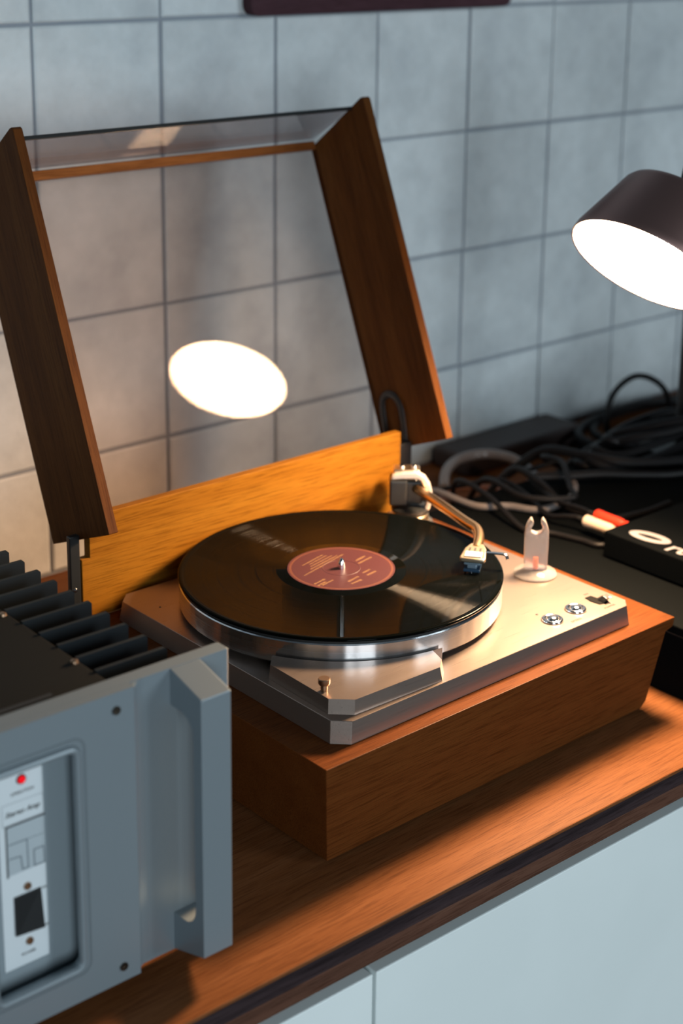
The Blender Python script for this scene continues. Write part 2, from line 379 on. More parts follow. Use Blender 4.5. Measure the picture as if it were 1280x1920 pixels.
# ------------------------------------------------------------------ sign on wall
sg = MB().poly(rrect(0.4215, 0.8505, 0.6095, 0.80, 0.012), 0, 0.018, lambda x, y, z: (x, WY-0.0006-z, y)).done('wall_board', m_sign, bevel=0.0015)
tag(sg, 'dark plum board with rounded corners mounted high on the tiled wall', 'board')

# ------------------------------------------------------------------ turntable
W, D, H = 0.4320, 0.3513, 0.0899
tt = thing('turntable', 'teak turntable with raised smoked lid, silver platter and gold tonearm', 'turntable', (0.216, 0.176, CT))
prof = [(0.0114, 0), (0.4040, 0), (0.4098, 0.006), (0.4215, 0.0775), (0.4310, 0.0800), (W, 0.0815), (W, H), (0, H)]
def fy(z): return 0.0115*(1-z/H)
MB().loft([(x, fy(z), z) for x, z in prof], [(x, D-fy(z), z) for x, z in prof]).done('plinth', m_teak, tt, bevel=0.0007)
for x in (0.04, 0.37):
    for y in (0.04, 0.31): MB().lathe([(0, CT), (0.012, CT), (0.011, 0.0004), (0, 0.0004)], (x, y, 0), 20).done('foot', m_rubber, tt, smooth=True)
# rear panel with notches for the lid
PH = 0.1902
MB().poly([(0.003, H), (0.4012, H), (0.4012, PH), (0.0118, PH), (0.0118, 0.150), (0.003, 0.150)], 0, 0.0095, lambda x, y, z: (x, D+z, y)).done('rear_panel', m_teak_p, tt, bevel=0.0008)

# deck plate with chamfered corners and flared bevel
Z1 = 0.1089; cc = 0.0122
def octo(x0, x1, y0, y1, c): return [(x0+c, y0), (x1-c*0.75, y0), (x1, y0+c*0.75), (x1, y1-c), (x1-c, y1), (x0+c, y1), (x0, y1-c), (x0, y0+c)]
top = octo(0.0310, 0.3925, 0.0198, 0.3405, cc); bot = octo(0.0284, 0.3945, 0.0172, 0.3425, cc)
mb = MB(); a = [mb.bm.verts.new((x, y, H+0.0002)) for x, y in bot]; b_ = [mb.bm.verts.new((x, y, Z1)) for x, y in top]
mb.bm.faces.new(a[::-1]); mb.bm.faces.new(b_)
for i in range(8): mb.bm.faces.new((a[i], a[(i+1) % 8], b_[(i+1) % 8], b_[i]))
deck = mb.done('deck_plate', m_chass, tt, bevel=0.0003, seg=1)
deck['kind'] = 'thing'
del deck['kind']
# raised corner plate, cut round the platter
RX, RY = 0.1881, 0.2013
ZP = 0.1214
def arc_pts(a0, a1, r, n=14): return [(RX+r*math.cos(math.radians(a0+(a1-a0)*i/n)), RY+r*math.sin(math.radians(a0+(a1-a0)*i/n))) for i in range(n+1)]
arc = arc_pts(264, 207, 0.1525)
outl = [(0.0378, 0.0425), (0.0530, 0.0275), (0.1450, 0.0245), (0.1560, 0.0340), (0.1620, 0.0510)] + arc + [(0.0500, 0.1310), (0.0400, 0.1200)]
def grow(P, d):
    c = (0.09, 0.08); out = []
    for i, (x, y) in enumerate(P):
        out.append((x, y) if 4 <= i <= 4+len(arc) else (x+(d if x > 0.14 else -d*(x < 0.06)), y-d*(y < 0.05)))
    return out
mb = MB(); bo = grow(outl, 0.0016)
a = [mb.bm.verts.new((x, y, Z1+0.0001)) for x, y in bo]; b_ = [mb.bm.verts.new((x, y, ZP)) for x, y in outl]; n_ = len(a)
mb.bm.faces.new(a[::-1]); mb.bm.faces.new(b_)
for i in range(n_): mb.bm.faces.new((a[i], a[(i+1) % n_], b_[(i+1) % n_], b_[i]))
mb.done('corner_plate', m_chass, tt, bevel=0.0003, seg=1)
# lock screw on it
kn = MB().lathe([(0, 0), (0.0022, 0), (0.0024, 0.0022), (0.0022, 0.0046), (0.0036, 0.0052), (0.0040, 0.0062), (0.0040, 0.0092), (0.0036, 0.0098), (0, 0.0098)], (0, 0, 0), 32, M=Matrix.Translation((0.0440, 0.0552, ZP)) @ Matrix.Diagonal((1.25, 1.25, 1.15, 1))).done('lock_knob', m_brass, tt, smooth=True)
kn['label'] = 'small brass thumb screw on the corner plate'

# platter
pl = MB().lathe([(0, 0.112), (0.140, 0.112), (0.1485, 0.1135), (0.1495, 0.1148), (0.1495, 0.1342), (0.1488, 0.1352), (0, 0.1352)], (RX, RY, 0), 160)
plo = pl.done('platter', m_platter, tt, smooth=True, angle=0.35)
# tangent is measured from the object centre: put the platter's origin at its axis
def recenter(o, c):
    off = Vector(c) - o.parent.location
    for v in o.data.vertices: v.co -= off
    o.location = off
recenter(plo, (RX, RY, 0))
sub_mat = MB().lathe([(0, 0.1353), (0.1470, 0.1353), (0.1475, 0.1378), (0, 0.1378)], (0, 0, 0), 120)
o = sub_mat.done('mat', m_rubber, plo, M=Matrix.Identity(4), smooth=True, angle=0.4)
sp = MB().lathe([(0, 0.1375), (0.0036, 0.1375), (0.0036, 0.1438), (0.0033, 0.1462), (0.0024, 0.1490), (0.0012, 0.1508), (0, 0.1512)], (0, 0, 0), 24)
o = sp.done('spindle', m_steel, plo, M=Matrix.Identity(4), smooth=True)

# speed buttons: clear domes over chrome rings
for x, y in ((0.3061, 0.0432), (0.3399, 0.0449)):
    o = MB().lathe([(0.0062, 0), (0.0100, 0), (0.0104, 0.0008), (0.0096, 0.0022), (0.0080, 0.0026), (0.0066, 0.0018)], (x, y, Z1), 40, closed=True).done('speed_button', m_steel, tt, smooth=True, angle=1.2)
    s1 = MB().lathe([(0, 0.0002), (0.0060, 0.0004), (0.0062, 0.0018), (0.0045, 0.0034), (0.0020, 0.0040), (0, 0.0041)], (x, y, Z1), 32)
    sub(o, 'button_cap', m_steel, s1, smooth=True, angle=1.2)
o = MB().poly([(0.3660, 0.0560), (0.3735, 0.0555), (0.3745, 0.0480), (0.3835, 0.0490), (0.3815, 0.0405), (0.3735, 0.0350), (0.3655, 0.0375), (0.3640, 0.0470)], Z1+0.0001, Z1+0.0006).done('power_switch', m_slot, tt)
s1 = MB().loft([(0.3700, 0.0365, Z1+.0006), (0.3790, 0.0385, Z1+.0006), (0.3800, 0.0470, Z1+.0006), (0.3710, 0.0455, Z1+.0006)], [(0.3720, 0.0345, Z1+.0050), (0.3790, 0.0360, Z1+.0050), (0.3795, 0.0410, Z1+.0062), (0.3725, 0.0400, Z1+.0062)])
sub(o, 'switch_lever', m_blackm, s1, bevel=0.0004)
s1 = MB().lathe([(0, 0.0004), (0.0014, 0.0004), (0.0014, 0.0012), (0, 0.0014)], (0.3770, 0.0352, Z1+.0040), 14)
sub(o, 'indicator', mat('pale_indicator', (0.35, 0.55, 0.62), 0.3), s1, smooth=True)
def deck_text(t, x, y, size, sp=1.0):
    text_mb(t, size, Matrix.Translation((x, y, Z1+0.0001)), 0.00005, space=sp).done('lettering', m_print, tt)
deck_text('SPEED', 0.3232, 0.0290, 0.0042, 1.25)
deck_text('POWER', 0.3697, 0.0288, 0.0040, 1.1)
deck_text('ON', 0.3735, 0.0612, 0.0038)
MB().lathe([(0, 0), (0.0012, 0), (0.0011, 0.0006), (0, 0.0007)], (0.3045, 0.0607, Z1), 16).done('pilot_dot', m_black, tt, smooth=True)
MB().lathe([(0, 0), (0.0010, 0), (0.0008, 0.0005), (0, 0.0006)], (0.0505, 0.2960, Z1), 16).done('deck_screw', m_black, tt, smooth=True)
# clear arm rest on its disc
AX, AY = 0.3718, 0.1252
ar = MB().lathe([(0, 0), (0.0205, 0), (0.0213, 0.0012), (0.0205, 0.0030), (0.0125, 0.0046), (0.0112, 0.0060), (0, 0.0060)], (AX, AY, Z1), 48).done('arm_rest_base', m_clear, tt, smooth=True, angle=1.0)
ar['label'] = 'clear plastic round base of the arm rest'
# column with two prongs: plane of the prongs faces the camera side
ca = math.radians(-43)
ux, uy = Vector((math.cos(ca), math.sin(ca), 0)), Vector((-math.sin(ca), math.cos(ca), 0))
prof = [(-0.0112, 0.0), (0.0112, 0.0), (0.0116, 0.030), (0.0112, 0.0415), (0.0088, 0.0490), (0.0056, 0.0535), (0.0036, 0.0500), (0.0040, 0.0465), (0.0062, 0.0430), (0.0048, 0.0395), (0.0, 0.0378), (-0.0048, 0.0395), (-0.0062, 0.0430), (-0.0040, 0.0465), (-0.0036, 0.0500), (-0.0056, 0.0535), (-0.0088, 0.0490), (-0.0112, 0.0415), (-0.0116, 0.030)]
base = Vector((AX, AY, Z1+0.0055))
mb = MB().loft([base+ux*a_+uy*-0.0042+Vector((0, 0, c_)) for a_, c_ in prof], [base+ux*a_+uy*0.0042+Vector((0, 0, c_)) for a_, c_ in prof])
o = mb.done('arm_rest', m_clear, tt, bevel=0.0012, seg=3, smooth=True, angle=0.7); o['label'] = 'clear plastic fork of the arm rest'
o2 = MB().lathe([(0, 0), (0.0026, 0), (0.0026, 0.012), (0, 0.0125)], (AX, AY, Z1+0.0062), 16)
sub(o, 'orange_pin', mat('orange_pin', (0.85, 0.18, 0.02), 0.4), o2, smooth=True)

# ---- tonearm
PX, PY = 0.3700, 0.3010
ta = MB().lathe([(0, 0), (0.0235, 0), (0.0235, 0.0035), (0.0195, 0.0045), (0.0190, 0.0120), (0.0150, 0.0150), (0.0150, 0.0185), (0, 0.0185)], (PX, PY, Z1), 48).done('tonearm', m_palegold, tt, smooth=True, angle=0.5)
ta['label'] = 'gold tonearm with silver pivot yoke'
vx = Vector((math.cos(math.radians(-42)), math.sin(math.radians(-42)), 0)); vy = Vector((-vx.y, vx.x, 0))   # vx: image right, vy: away
PC = Vector((PX, PY, 0.1445))
MH = axes(vx, vy, (0, 0, 1), PC)
def hb(x0, x1, y0, y1, z0, z1):
    mb = MB().box(x0, x1, y0, y1, z0, z1)
    for v in mb.bm.verts: v.co = MH @ v.co
    return mb
sub(ta, 'bearing_housing', m_blackm, hb(-0.0225, -0.004, -0.0115, 0.0145, -0.0125, 0.0150), bevel=0.002)
sub(ta, 'bearing_housing', m_blackm, hb(-0.006, 0.0120, -0.0050, 0.0145, -0.0125, 0.0120), bevel=0.002)
# base ring below the housing
mb = MB().lathe([(0, 0), (0.0200, 0), (0.0205, 0.0030), (0.0160, 0.0046), (0, 0.0046)], (PX, PY, Z1+0.0155), 40)
sub(ta, 'collar', m_blackm, mb, smooth=True)
# yoke arch: bar on top then curved limb coming down on the right
arch = [(-0.0200, 0.0200), (-0.008, 0.0235), (0.0060, 0.0245), (0.0140, 0.0200), (0.0195, 0.0115), (0.0222, 0.0010), (0.0218, -0.0080), (0.0195, -0.0170)]
arch_in = [(-0.0215, 0.0155), (-0.008, 0.0165), (0.0060, 0.0170), (0.0095, 0.0150), (0.0138, 0.0085), (0.0165, 0.0000), (0.0162, -0.0080), (0.0140, -0.0170)]
ol = arch + arch_in[::-1]
mb = MB().loft([MH @ Vector((x, -0.0100, z)) for x, z in ol], [MH @ Vector((x, -0.0020, z)) for x, z in ol])
sub(ta, 'yoke', m_silver, mb, bevel=0.0014, seg=3, smooth=True, angle=0.6)
sub(ta, 'yoke_cap', m_palegold, hb(-0.0190, 0.0090, -0.0040, 0.0150, 0.0165, 0.0245), bevel=0.002, seg=3, smooth=True)
mb = MB()
for x in (-0.010, 0.003): mb.lathe([(0, 0), (0.0032, 0), (0.0032, 0.0022), (0.0024, 0.003), (0, 0.003)], tuple(MH @ Vector((x, 0.004, 0.0245))), 16)
sub(ta, 'cap_screw', m_steel, mb, smooth=True)
# tube
tube = [(0.3772, 0.3140, 0.1480), (0.3735, 0.3010, 0.1488), (0.3528, 0.2358, 0.1516), (0.3410, 0.1965, 0.1520), (0.3378, 0.1850, 0.1522), (0.3335, 0.1700, 0.1523), (0.3232, 0.1560, 0.1522), (0.3085, 0.1425, 0.1518), (0.2975, 0.1345, 0.1512)]
o = sub(ta, 'arm_tube', m_gold, MB().tube(tube, 0.0051, 18, 6), smooth=True)
# front bearing collar, counterweight stub behind
MT = axes(vx, (0, 0, 1), -vy, (0, 0, 0))
d_ = (Vector(tube[2])-Vector(tube[1])).normalized(); q = d_.to_track_quat('Z', 'Y').to_matrix().to_4x4()
mb = MB().lathe([(0.0046, 0), (0.0085, 0), (0.0085, 0.006), (0.0060, 0.008), (0.0046, 0.008)], tuple(Vector(tube[1])-d_*0.003), 24, M=q, closed=True)
sub(ta, 'bearing_ring', m_blackm, mb, smooth=True)
mb = MB().lathe([(0, 0), (0.0125, 0), (0.0135, 0.002), (0.0135, 0.020), (0.0125, 0.022), (0, 0.022)], tuple(Vector(tube[0])-d_*0.020+Vector((0, 0, 0.0))), 32, M=q)
sub(ta, 'counterweight', m_palegold, mb, smooth=True)
# headshell, in its own frame: hx along the shell towards the stylus end, hy to the right
E0 = Vector((0.2990, 0.1350, 0.1525)); E1 = Vector((0.2600, 0.1060, 0.1500))
hx = (E1-E0).normalized(); hz = Vector((0, 0, 1)); hy = hx.cross(hz).normalized()*-1; hz = hx.cross(hy); hz = hz if hz.z > 0 else -hz
MS = axes(hx, hy, hz, E0)
def shell(pts, z0, z1):
    mb = MB().poly(pts, z0, z1)
    for v in mb.bm.verts: v.co = MS @ v.co
    return mb
sgn = 1
hs = sub(ta, 'headshell', m_palegold, shell([(-0.004, -0.0060), (0.006, -0.0100), (0.026, -0.0122), (0.0300, -0.0112), (0.0300, 0.0112), (0.026, 0.0122), (0.006, 0.0100), (-0.004, 0.0060)], -0.0015, 0.0028), bevel=0.0012, seg=3, smooth=True, angle=0.6)
for yy in (-0.005, 0.0, 0.005):
    o = shell([(0.006, yy-0.0011), (0.013, yy-0.0011), (0.013, yy+0.0011), (0.006, yy+0.0011)], 0.0028, 0.0030); sub(ta, 'shell_slot', m_black, o)
sub(ta, 'shell_screw_plate', m_silver, shell([(0.0160, -0.0080), (0.0270, -0.0080), (0.0270, 0.0080), (0.0160, 0.0080)], 0.0028, 0.0040), bevel=0.0004)
fl_ = [MS @ Vector(p) for p in ((0.012, -0.0085, 0.0015), (0.0125, -0.020, 0.0022), (0.0135, -0.0290, 0.0020), (0.0160, -0.0315, -0.0015))]
fl2 = [MS @ Vector(p) for p in ((0.012, 0.0085, 0.0015), (0.0125, 0.020, 0.0022), (0.0135, 0.0290, 0.0020), (0.0160, 0.0315, -0.0015))]
side = fl2 if (MS @ Vector((0.012, 0.02, 0))).y < (MS @ Vector((0.012, -0.02, 0))).y else fl_
o = sub(ta, 'finger_lift', m_steel, MB().tube(side, 0.0021, 10, 5, flat=0.6), smooth=True)
sub(ta, 'cartridge_mount', m_cart_grey, shell([(0.0100, -0.0075), (0.0305, -0.0075), (0.0305, 0.0075), (0.0100, 0.0075)], -0.0035, -0.0016), bevel=0.0004)
sub(ta, 'cartridge', m_cart_grey, shell([(0.014, -0.0055), (0.0305, -0.0045), (0.0305, 0.0045), (0.014, 0.0055)], -0.0072, -0.0034), bevel=0.0008)
sub(ta, 'stylus_block', m_cartridge, shell([(0.016, -0.0078), (0.0330, -0.0078), (0.0330, 0.0078), (0.016, 0.0078)], -0.0096, -0.0066), bevel=0.0008)
st_ = MB().tube([MS @ Vector((0.028, 0, -0.0085)), MS @ Vector((0.0335, 0, -0.0104))], 0.0005, 8, 1)
sub(ta, 'stylus', m_steel, st_, smooth=True)

# ---- dust cover: boards, rail, acrylic panes, hinges
TH = 1.95546; cs, sn = math.cos(TH), math.sin(TH)
HY, HZ = 0.30155, 0.19076; XL, XR, TK = 0.00177, 0.43030, 0.00957; DL, HL, DG = 0.3748, 0.1042, 0.3438
RT = tt.matrix_basis.inverted()
ML = RT @ axes((1, 0, 0), (0, sn, cs), (0, -cs, sn), (0, HY, HZ))     # local: x across, y = depth of the cover (w), z = along the cover (v)
for x0, x1 in ((XL, XL+TK), (XR-TK, XR)):
    pts = [(0.0005, 0), (HL, 0), (HL, DG+0.002), (HL-0.0015, DG+0.003), (0.0055, DL), (0.0020, DL), (0, DL-0.0025), (0, 0.0005)]
    mb = MB().loft([(x0, y, z) for y, z in pts], [(x1, y, z) for y, z in pts])
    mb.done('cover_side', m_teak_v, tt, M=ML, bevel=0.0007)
# main pane (set in the boards) and front pane on the slant
xi0, xi1 = XL+TK-0.003, XR-TK+0.003
PW = 0.0975
mb = MB().box(XL+TK, XR-TK, PW, PW+0.003, 0.002, DG-0.0015)
o = mb.done('cover_pane', m_pane, tt, M=ML); o['label'] = 'large smoked acrylic pane'
sl = Vector((DL-DG, -HL)).normalized()          # (dv, dw) from glass corner to the board tip
def fp(w): return 0.3665 - (w-0.024)*0.1700
mb = MB().loft([(XL+TK, w_, fp(w_)+dz) for w_, dz in ((0.024, 0), (0.024, 0.003), (PW-0.002, 0.003), (PW-0.002, 0))], [(XR-TK, w_, fp(w_)+dz) for w_, dz in ((0.024, 0), (0.024, 0.003), (PW-0.002, 0.003), (PW-0.002, 0))])
o = mb.done('cover_pane', m_pane_f, tt, M=ML); o['label'] = 'narrow slanted acrylic pane at the front of the cover'
mb = MB().loft([(XL+TK, w_, fp(w_)+dz) for w_, dz in ((0.0215, -0.0002), (0.0215, 0.0032), (0.024, 0.0032), (0.024, -0.0002))], [(XR-TK, w_, fp(w_)+dz) for w_, dz in ((0.0215, -0.0002), (0.0215, 0.0032), (0.024, 0.0032), (0.024, -0.0002))])
mb.done('pane_edge', m_pane_edge, tt, M=ML)
m_rail = wood('teak_rail', (0.14, 0.045, 0.012), (0.20, 0.068, 0.018), (0.24, 0.085, 0.024), 'x', 0.4)
mb = MB().loft([(XL+TK, y, z) for y, z in ((PW-0.0022, DG-0.0010), (HL, DG-0.0010), (HL, DG+0.0080), (PW-0.0022, DG+0.0085))], [(XR-TK, y, z) for y, z in ((PW-0.0022, DG-0.0010), (HL, DG-0.0010), (HL, DG+0.0080), (PW-0.0022, DG+0.0085))])
mb.done('cover_rail', m_rail, tt, M=ML, bevel=0.001)
# hinges: right = flat loop on the inner face of the board; left = straight arm behind the plinth
xh = XR-TK-0.0022
Lr = [(0.064, 0.006), (0.058, 0.040), (0.063, 0.0555), (0.0735, 0.0600), (0.0840, 0.0555), (0.0890, 0.040), (0.094, 0.006)]
mb = MB().tube([(xh, a_, b2) for a_, b2 in Lr], 0.0042, 8, 5, flat=0.45)
mb.done('hinge', m_blackm, tt, M=ML, smooth=True, angle=0.8)
hp = MB().box(xh-0.003, xh+0.0015, D+0.0125, D+0.0325, 0.060, 0.172); hp.done('hinge_arm', m_blackm, tt, bevel=0.001)
hp = MB().box(0.4012, 0.4188, D+0.001, D+0.012, 0.0905, 0.175); hp.done('hinge_plate', m_blackm, tt, bevel=0.001)
MB().box(-0.0085, 0.0022, D+0.0005, D+0.0065, 0.0300, 0.1750).done('hinge_arm', m_blackm, tt, bevel=0.001)
s1 = MB().lathe([(0, 0), (0.0020, 0), (0.0014, 0.0012), (0, 0.0015)], (0, 0, 0), 14, M=Matrix.Rotation(math.pi/2, 4, 'X'))
for v in s1.bm.verts: v.co += Vector((-0.0040, D+0.0005, 0.1222))
s1.done('hinge_screw', m_steel, tt, smooth=True)

# ------------------------------------------------------------------ record
ZR = 0.1408
rec = thing('vinyl_record', 'black vinyl record with red centre label on the platter', 'record', (RX, RY, ZR-0.003))
o = MB().lathe([(0, ZR-0.0029), (0.1495, ZR-0.0029), (0.1503, ZR-0.0022), (0.1505, ZR-0.0012), (0.1500, ZR-0.0004), (0.1488, ZR), (0.1465, ZR-0.0003), (0.1450, ZR-0.0006), (0.0520, ZR-0.0006), (0.0512, ZR-0.0002), (0.0500, ZR-0.0002), (0.0038, ZR-0.0002), (0.0037, ZR-0.0029)], (RX, RY, 0), 200).done('disc', m_vinyl, rec, smooth=True, angle=0.9)
lb = MB().lathe([(0.0037, ZR-0.0001), (0.0500, ZR-0.0001), (0.0500, ZR+0.00015), (0.0178, ZR+0.00015), (0.0174, ZR+0.00035), (0.0170, ZR+0.00015), (0.0037, ZR+0.00015)], (RX, RY, 0), 120, closed=True).done('record_label', m_label, rec, smooth=True, angle=0.3)
lb['label'] = 'dark red paper label with gold print'
sub(lb, 'label_ring', m_ring, MB().lathe([(0.0462, ZR+0.00015), (0.0485, ZR+0.00015), (0.0485, ZR+0.00022), (0.0462, ZR+0.00022)], (RX, RY, 0), 100, closed=True), smooth=True)
segs = [(-0.0378, 0.0083, 0.0224, 0.0234), (-0.0239, 0.0158, 0.0165, 0.025), (-0.0199, 0.0206, 0.0126, 0.0282), (-0.0175, 0.0251, 0.0087, 0.0315), (-0.024, 0.0273, 0.0065, 0.035), (-0.043, -0.0125, -0.0279, -0.0095), (-0.0427, -0.0174, -0.031, -0.0147), (-0.039, -0.0189, -0.0239, -0.0161), (-0.0155, -0.0278, -0.0004, -0.0247), (-0.0164, -0.0333, -0.003, -0.0321), (0.0074, -0.0217, 0.0181, -0.0194), (0.0072, -0.0279, 0.0202, -0.026), (0.0215, 0.004, 0.0357, 0.0072), (0.0193, -0.0024, 0.0386, 0.0014)]
mb = MB()
for i, (x0, y0, x1, y1) in enumerate(segs):
    p0, p1 = Vector((RX+x0, RY+y0)), Vector((RX+x1, RY+y1)); d = (p1-p0); ln_ = d.length; d.normalize(); nn = Vector((-d.y, d.x)); t = 0
    hgt = 0.0009 if i < 5 else 0.0013
    while t < ln_:
        wl_ = random.uniform(0.0012, 0.0036); wl_ = min(wl_, ln_-t); h1 = hgt*random.uniform(0.7, 1.1)
        q_ = [p0+d*t-nn*h1, p0+d*(t+wl_)-nn*h1, p0+d*(t+wl_)+nn*h1, p0+d*t+nn*h1]
        mb.poly([(v.x, v.y) for v in q_], ZR+0.00015, ZR+0.0002); t += wl_+0.0005
sub(lb, 'label_print', m_goldprint, mb)

# ------------------------------------------------------------------ amplifier
AO = Vector((-0.09939, -0.01711, CT)); APH = -0.01663
am = thing('amplifier', 'silver fronted power amplifier with black heatsink fins and big handle', 'amplifier', AO, APH)
AM = am.matrix_basis.copy(); am_frame = Matrix.Translation((0, 0, -CT))      # local frame: z measured from world zero
def apart(name, m, mb, parent=None, **kw):
    for v in mb.bm.verts: v.co = am_frame @ v.co
    return mb.done(name, m, parent or am, M=Matrix.Identity(4), **kw)
ZT, ZB = 0.22877, 0.0070
XS = -0.0840; AL = -0.50
m_ampf = mat('amp_front_silver', (0.212, 0.252, 0.278), 0.42, 0.4)
tc = N(m_ampf, 'ShaderNodeTexCoord'); n = N(m_ampf, 'ShaderNodeTexNoise', _Scale=1500.0, _Detail=2.0); L(m_ampf, tc.outputs['Object'], n.inputs['Vector'])
bp = N(m_ampf, 'ShaderNodeBump', _Strength=0.06, _Distance=0.0003); L(m_ampf, n.outputs[0], bp.inputs['Height']); L(m_ampf, bp.outputs[0], BS(m_ampf).inputs['Normal'])
m_plate = mat('amp_plate', (0.60, 0.65, 0.68), 0.5, 0.1)
hole = rrect(-0.1960, -0.1290, 0.0330, 0.2005, 0.006)
def resample(ring, x0, x1, z0, z1):
    # outer outline points matching the hole's points by corner
    k = len(ring)//4; out = []
    for c, (x, z) in zip(range(4), ((x1, z1), (x0, z1), (x0, z0), (x1, z0))): out += [(x, z)]*k
    return out
def holed(x0, x1, z0, z1, y0, y1, hole):
    mb = MB(); hx0 = min(p[0] for p in hole); hx1 = max(p[0] for p in hole); hz0 = min(p[1] for p in hole); hz1 = max(p[1] for p in hole)
    # four border boxes plus the rounded opening ring
    k = len(hole)
    rect = []
    for (x, z) in hole:
        sx_ = hx1 if x > (hx0+hx1)/2 else hx0; sz_ = hz1 if z > (hz0+hz1)/2 else hz0
        rect.append((sx_, sz_))
    mb2 = []
    # outer ring
    of = {}
    def V(x, y, z): return mb.bm.verts.new((x, y, z))
    R = [(x0, z0), (x1, z0), (x1, z1), (x0, z1)]; Q = [(hx0, hz0), (hx1, hz0), (hx1, hz1), (hx0, hz1)]
    mb.frame(R, Q, y0, y1)
    for ci in range(4):
        pts = hole[ci*(k//4):(ci+1)*(k//4)]
        corner = rect[ci*(k//4)]
        mb.poly([corner]+pts, 0, 1, lambda a, b, c: (a, y0+(y1-y0)*c, b))
    return mb
apart('front_panel', m_ampf, holed(AL, XS, ZB, ZT, 0.0, 0.0072, hole), bevel=0)
apart('backing_panel', m_ampf, MB().frame([(AL, ZB), (-0.0008, ZB), (-0.0008, ZT), (AL, ZT)], [(-0.205, 0.026), (-0.122, 0.026), (-0.122, 0.208), (-0.205, 0.208)], 0.0073, 0.0201), bevel=0.0015, seg=3)
# window: bead, groove frame, wall, back plate
path = rrect(-0.1955, -0.1295, 0.0335, 0.2000, 0.0065, 6)
bead = apart('window_bead', m_ampf, MB().tube([(x, -0.0006, z) for x, z in path], 0.0030, 10, 1, closed=True), smooth=True)
o_ = rrect(-0.2015, -0.1225, 0.0270, 0.2065, 0.009, 6); i_ = rrect(-0.2000, -0.1240, 0.0285, 0.2050, 0.008, 6)
apart('window_groove', mat('groove_grey', (0.16, 0.19, 0.21), 0.5, 0.4), MB().frame(o_, i_, -0.0004, 0.0002))
apart('window_back', mat('window_grey', (0.26, 0.31, 0.34), 0.45, 0.3), MB().box(-0.2045, -0.1225, 0.0185, 0.0200, 0.0265, 0.2075))
pl_ = apart('label_plate', m_plate, MB().box(-0.1785, -0.1452, 0.0176, 0.0185, 0.0415, 0.1865), bevel=0.0003)
YP = 0.01755
def amptext(t, x, z, size, sp=1.0, shear=0.0, name='lettering', y=YP):
    # text plane faces -y
    Mx = axes((1, 0, 0), (0, 0, 1), (0, -1, 0), (x, y, z))
    return apart(name, m_print, text_mb(t, size, Mx, 0.00006, shear, sp))
m_greyprint = mat('grey_print', (0.16, 0.19, 0.21), 0.6)
led = MB().lathe([(0, 0), (0.0026, 0), (0.0026, 0.0010), (0.0019, 0.0024), (0, 0.0030)], (0, 0, 0), 24, M=Matrix.Rotation(math.pi/2, 4, 'X'))
for v in led.bm.verts: v.co += Vector((-0.1609, YP, 0.1804))
o = apart('led', m_led, led, smooth=True); o['label'] = 'glowing red power lamp'
ringm = MB().lathe([(0.0027, 0), (0.0036, 0), (0.0033, 0.0010), (0.0027, 0.0010)], (0, 0, 0), 24, M=Matrix.Rotation(math.pi/2, 4, 'X'), closed=True)
for v in ringm.bm.verts: v.co += Vector((-0.1609, YP, 0.1804))
apart('led_bezel', m_blackm, ringm, smooth=True)
amptext('OPERATION', -0.1604, 0.1711, 0.0030, 1.05)
def stroke(pts, wd, y=YP, closed=False):
    mb = MB(); n = len(pts); k = n if closed else n-1
    for i in range(k):
        a_, b2 = Vector(pts[i]), Vector(pts[(i+1) % n]); d = (b2-a_).normalized(); nn = Vector((-d.y, d.x))*wd/2; a2, b3 = a_-d*wd/2, b2+d*wd/2
        q_ = [a2-nn, b3-nn, b3+nn, a2+nn]
        mb.poly([(v.x, v.y) for v in q_], 0, 0.00008*(1+0.2*i), lambda x, z, h: (x, y-h, z))
    return mb
apart('name_frame', m_greyprint, stroke([(-0.1757, 0.1652), (-0.1454, 0.1648), (-0.1451, 0.1500), (-0.1758, 0.1500)], 0.0003, closed=True))
amptext('Stereo Amp', -0.1610, 0.1573, 0.0052, 1.0, 0.35)
apart('emblem_plate', mat('emblem_grey', (0.36, 0.41, 0.44), 0.5), MB().box(-0.1733, -0.1455, 0.01748, 0.01765, 0.1125, 0.1487))
apart('emblem_line', m_print, stroke([(-0.1452, 0.1488), (-0.1735, 0.1490), (-0.1736, 0.1120)], 0.0012, 0.0174))
apart('emblem', m_greyprint, stroke([(-0.1716, 0.1355), (-0.1586, 0.1352), (-0.1583, 0.1141), (-0.1626, 0.1142), (-0.1636, 0.1244), (-0.1716, 0.1250)], 0.0010, 0.0174))
apart('emblem', m_greyprint, stroke([(-0.1538, 0.1254), (-0.1465, 0.1253), (-0.1461, 0.1132), (-0.1538, 0.1134)], 0.0010, 0.0174, closed=True))
apart('emblem', m_greyprint, stroke([(-0.1588, 0.1352), (-0.1462, 0.1350)], 0.0004, 0.0174))
def ampscrew(x, z, y, r=0.0027, name='screw', m=m_brass):
    mb = MB().lathe([(0, 0.0002), (r*0.5, 0.0002), (r*0.55, 0.0012), (r, 0.0014), (r, 0.0008), (r*1.05, 0)], (0, 0, 0), 20, M=Matrix.Rotation(math.pi/2, 4, 'X'))
    for v in mb.bm.verts: v.co += Vector((x, y, z))
    return apart(name, m, mb, smooth=True)
ampscrew(-0.1598, 0.1004, YP, 0.0026); ampscrew(-0.1599, 0.0586, YP, 0.0026)
m_scr = mat('dark_screw', (0.14, 0.12, 0.10), 0.3, 1.0)
ampscrew(-0.0985, 0.2160, 0.0, 0.0030, m=m_scr); ampscrew(-0.0979, 0.0190, 0.0, 0.0030, m=m_scr)
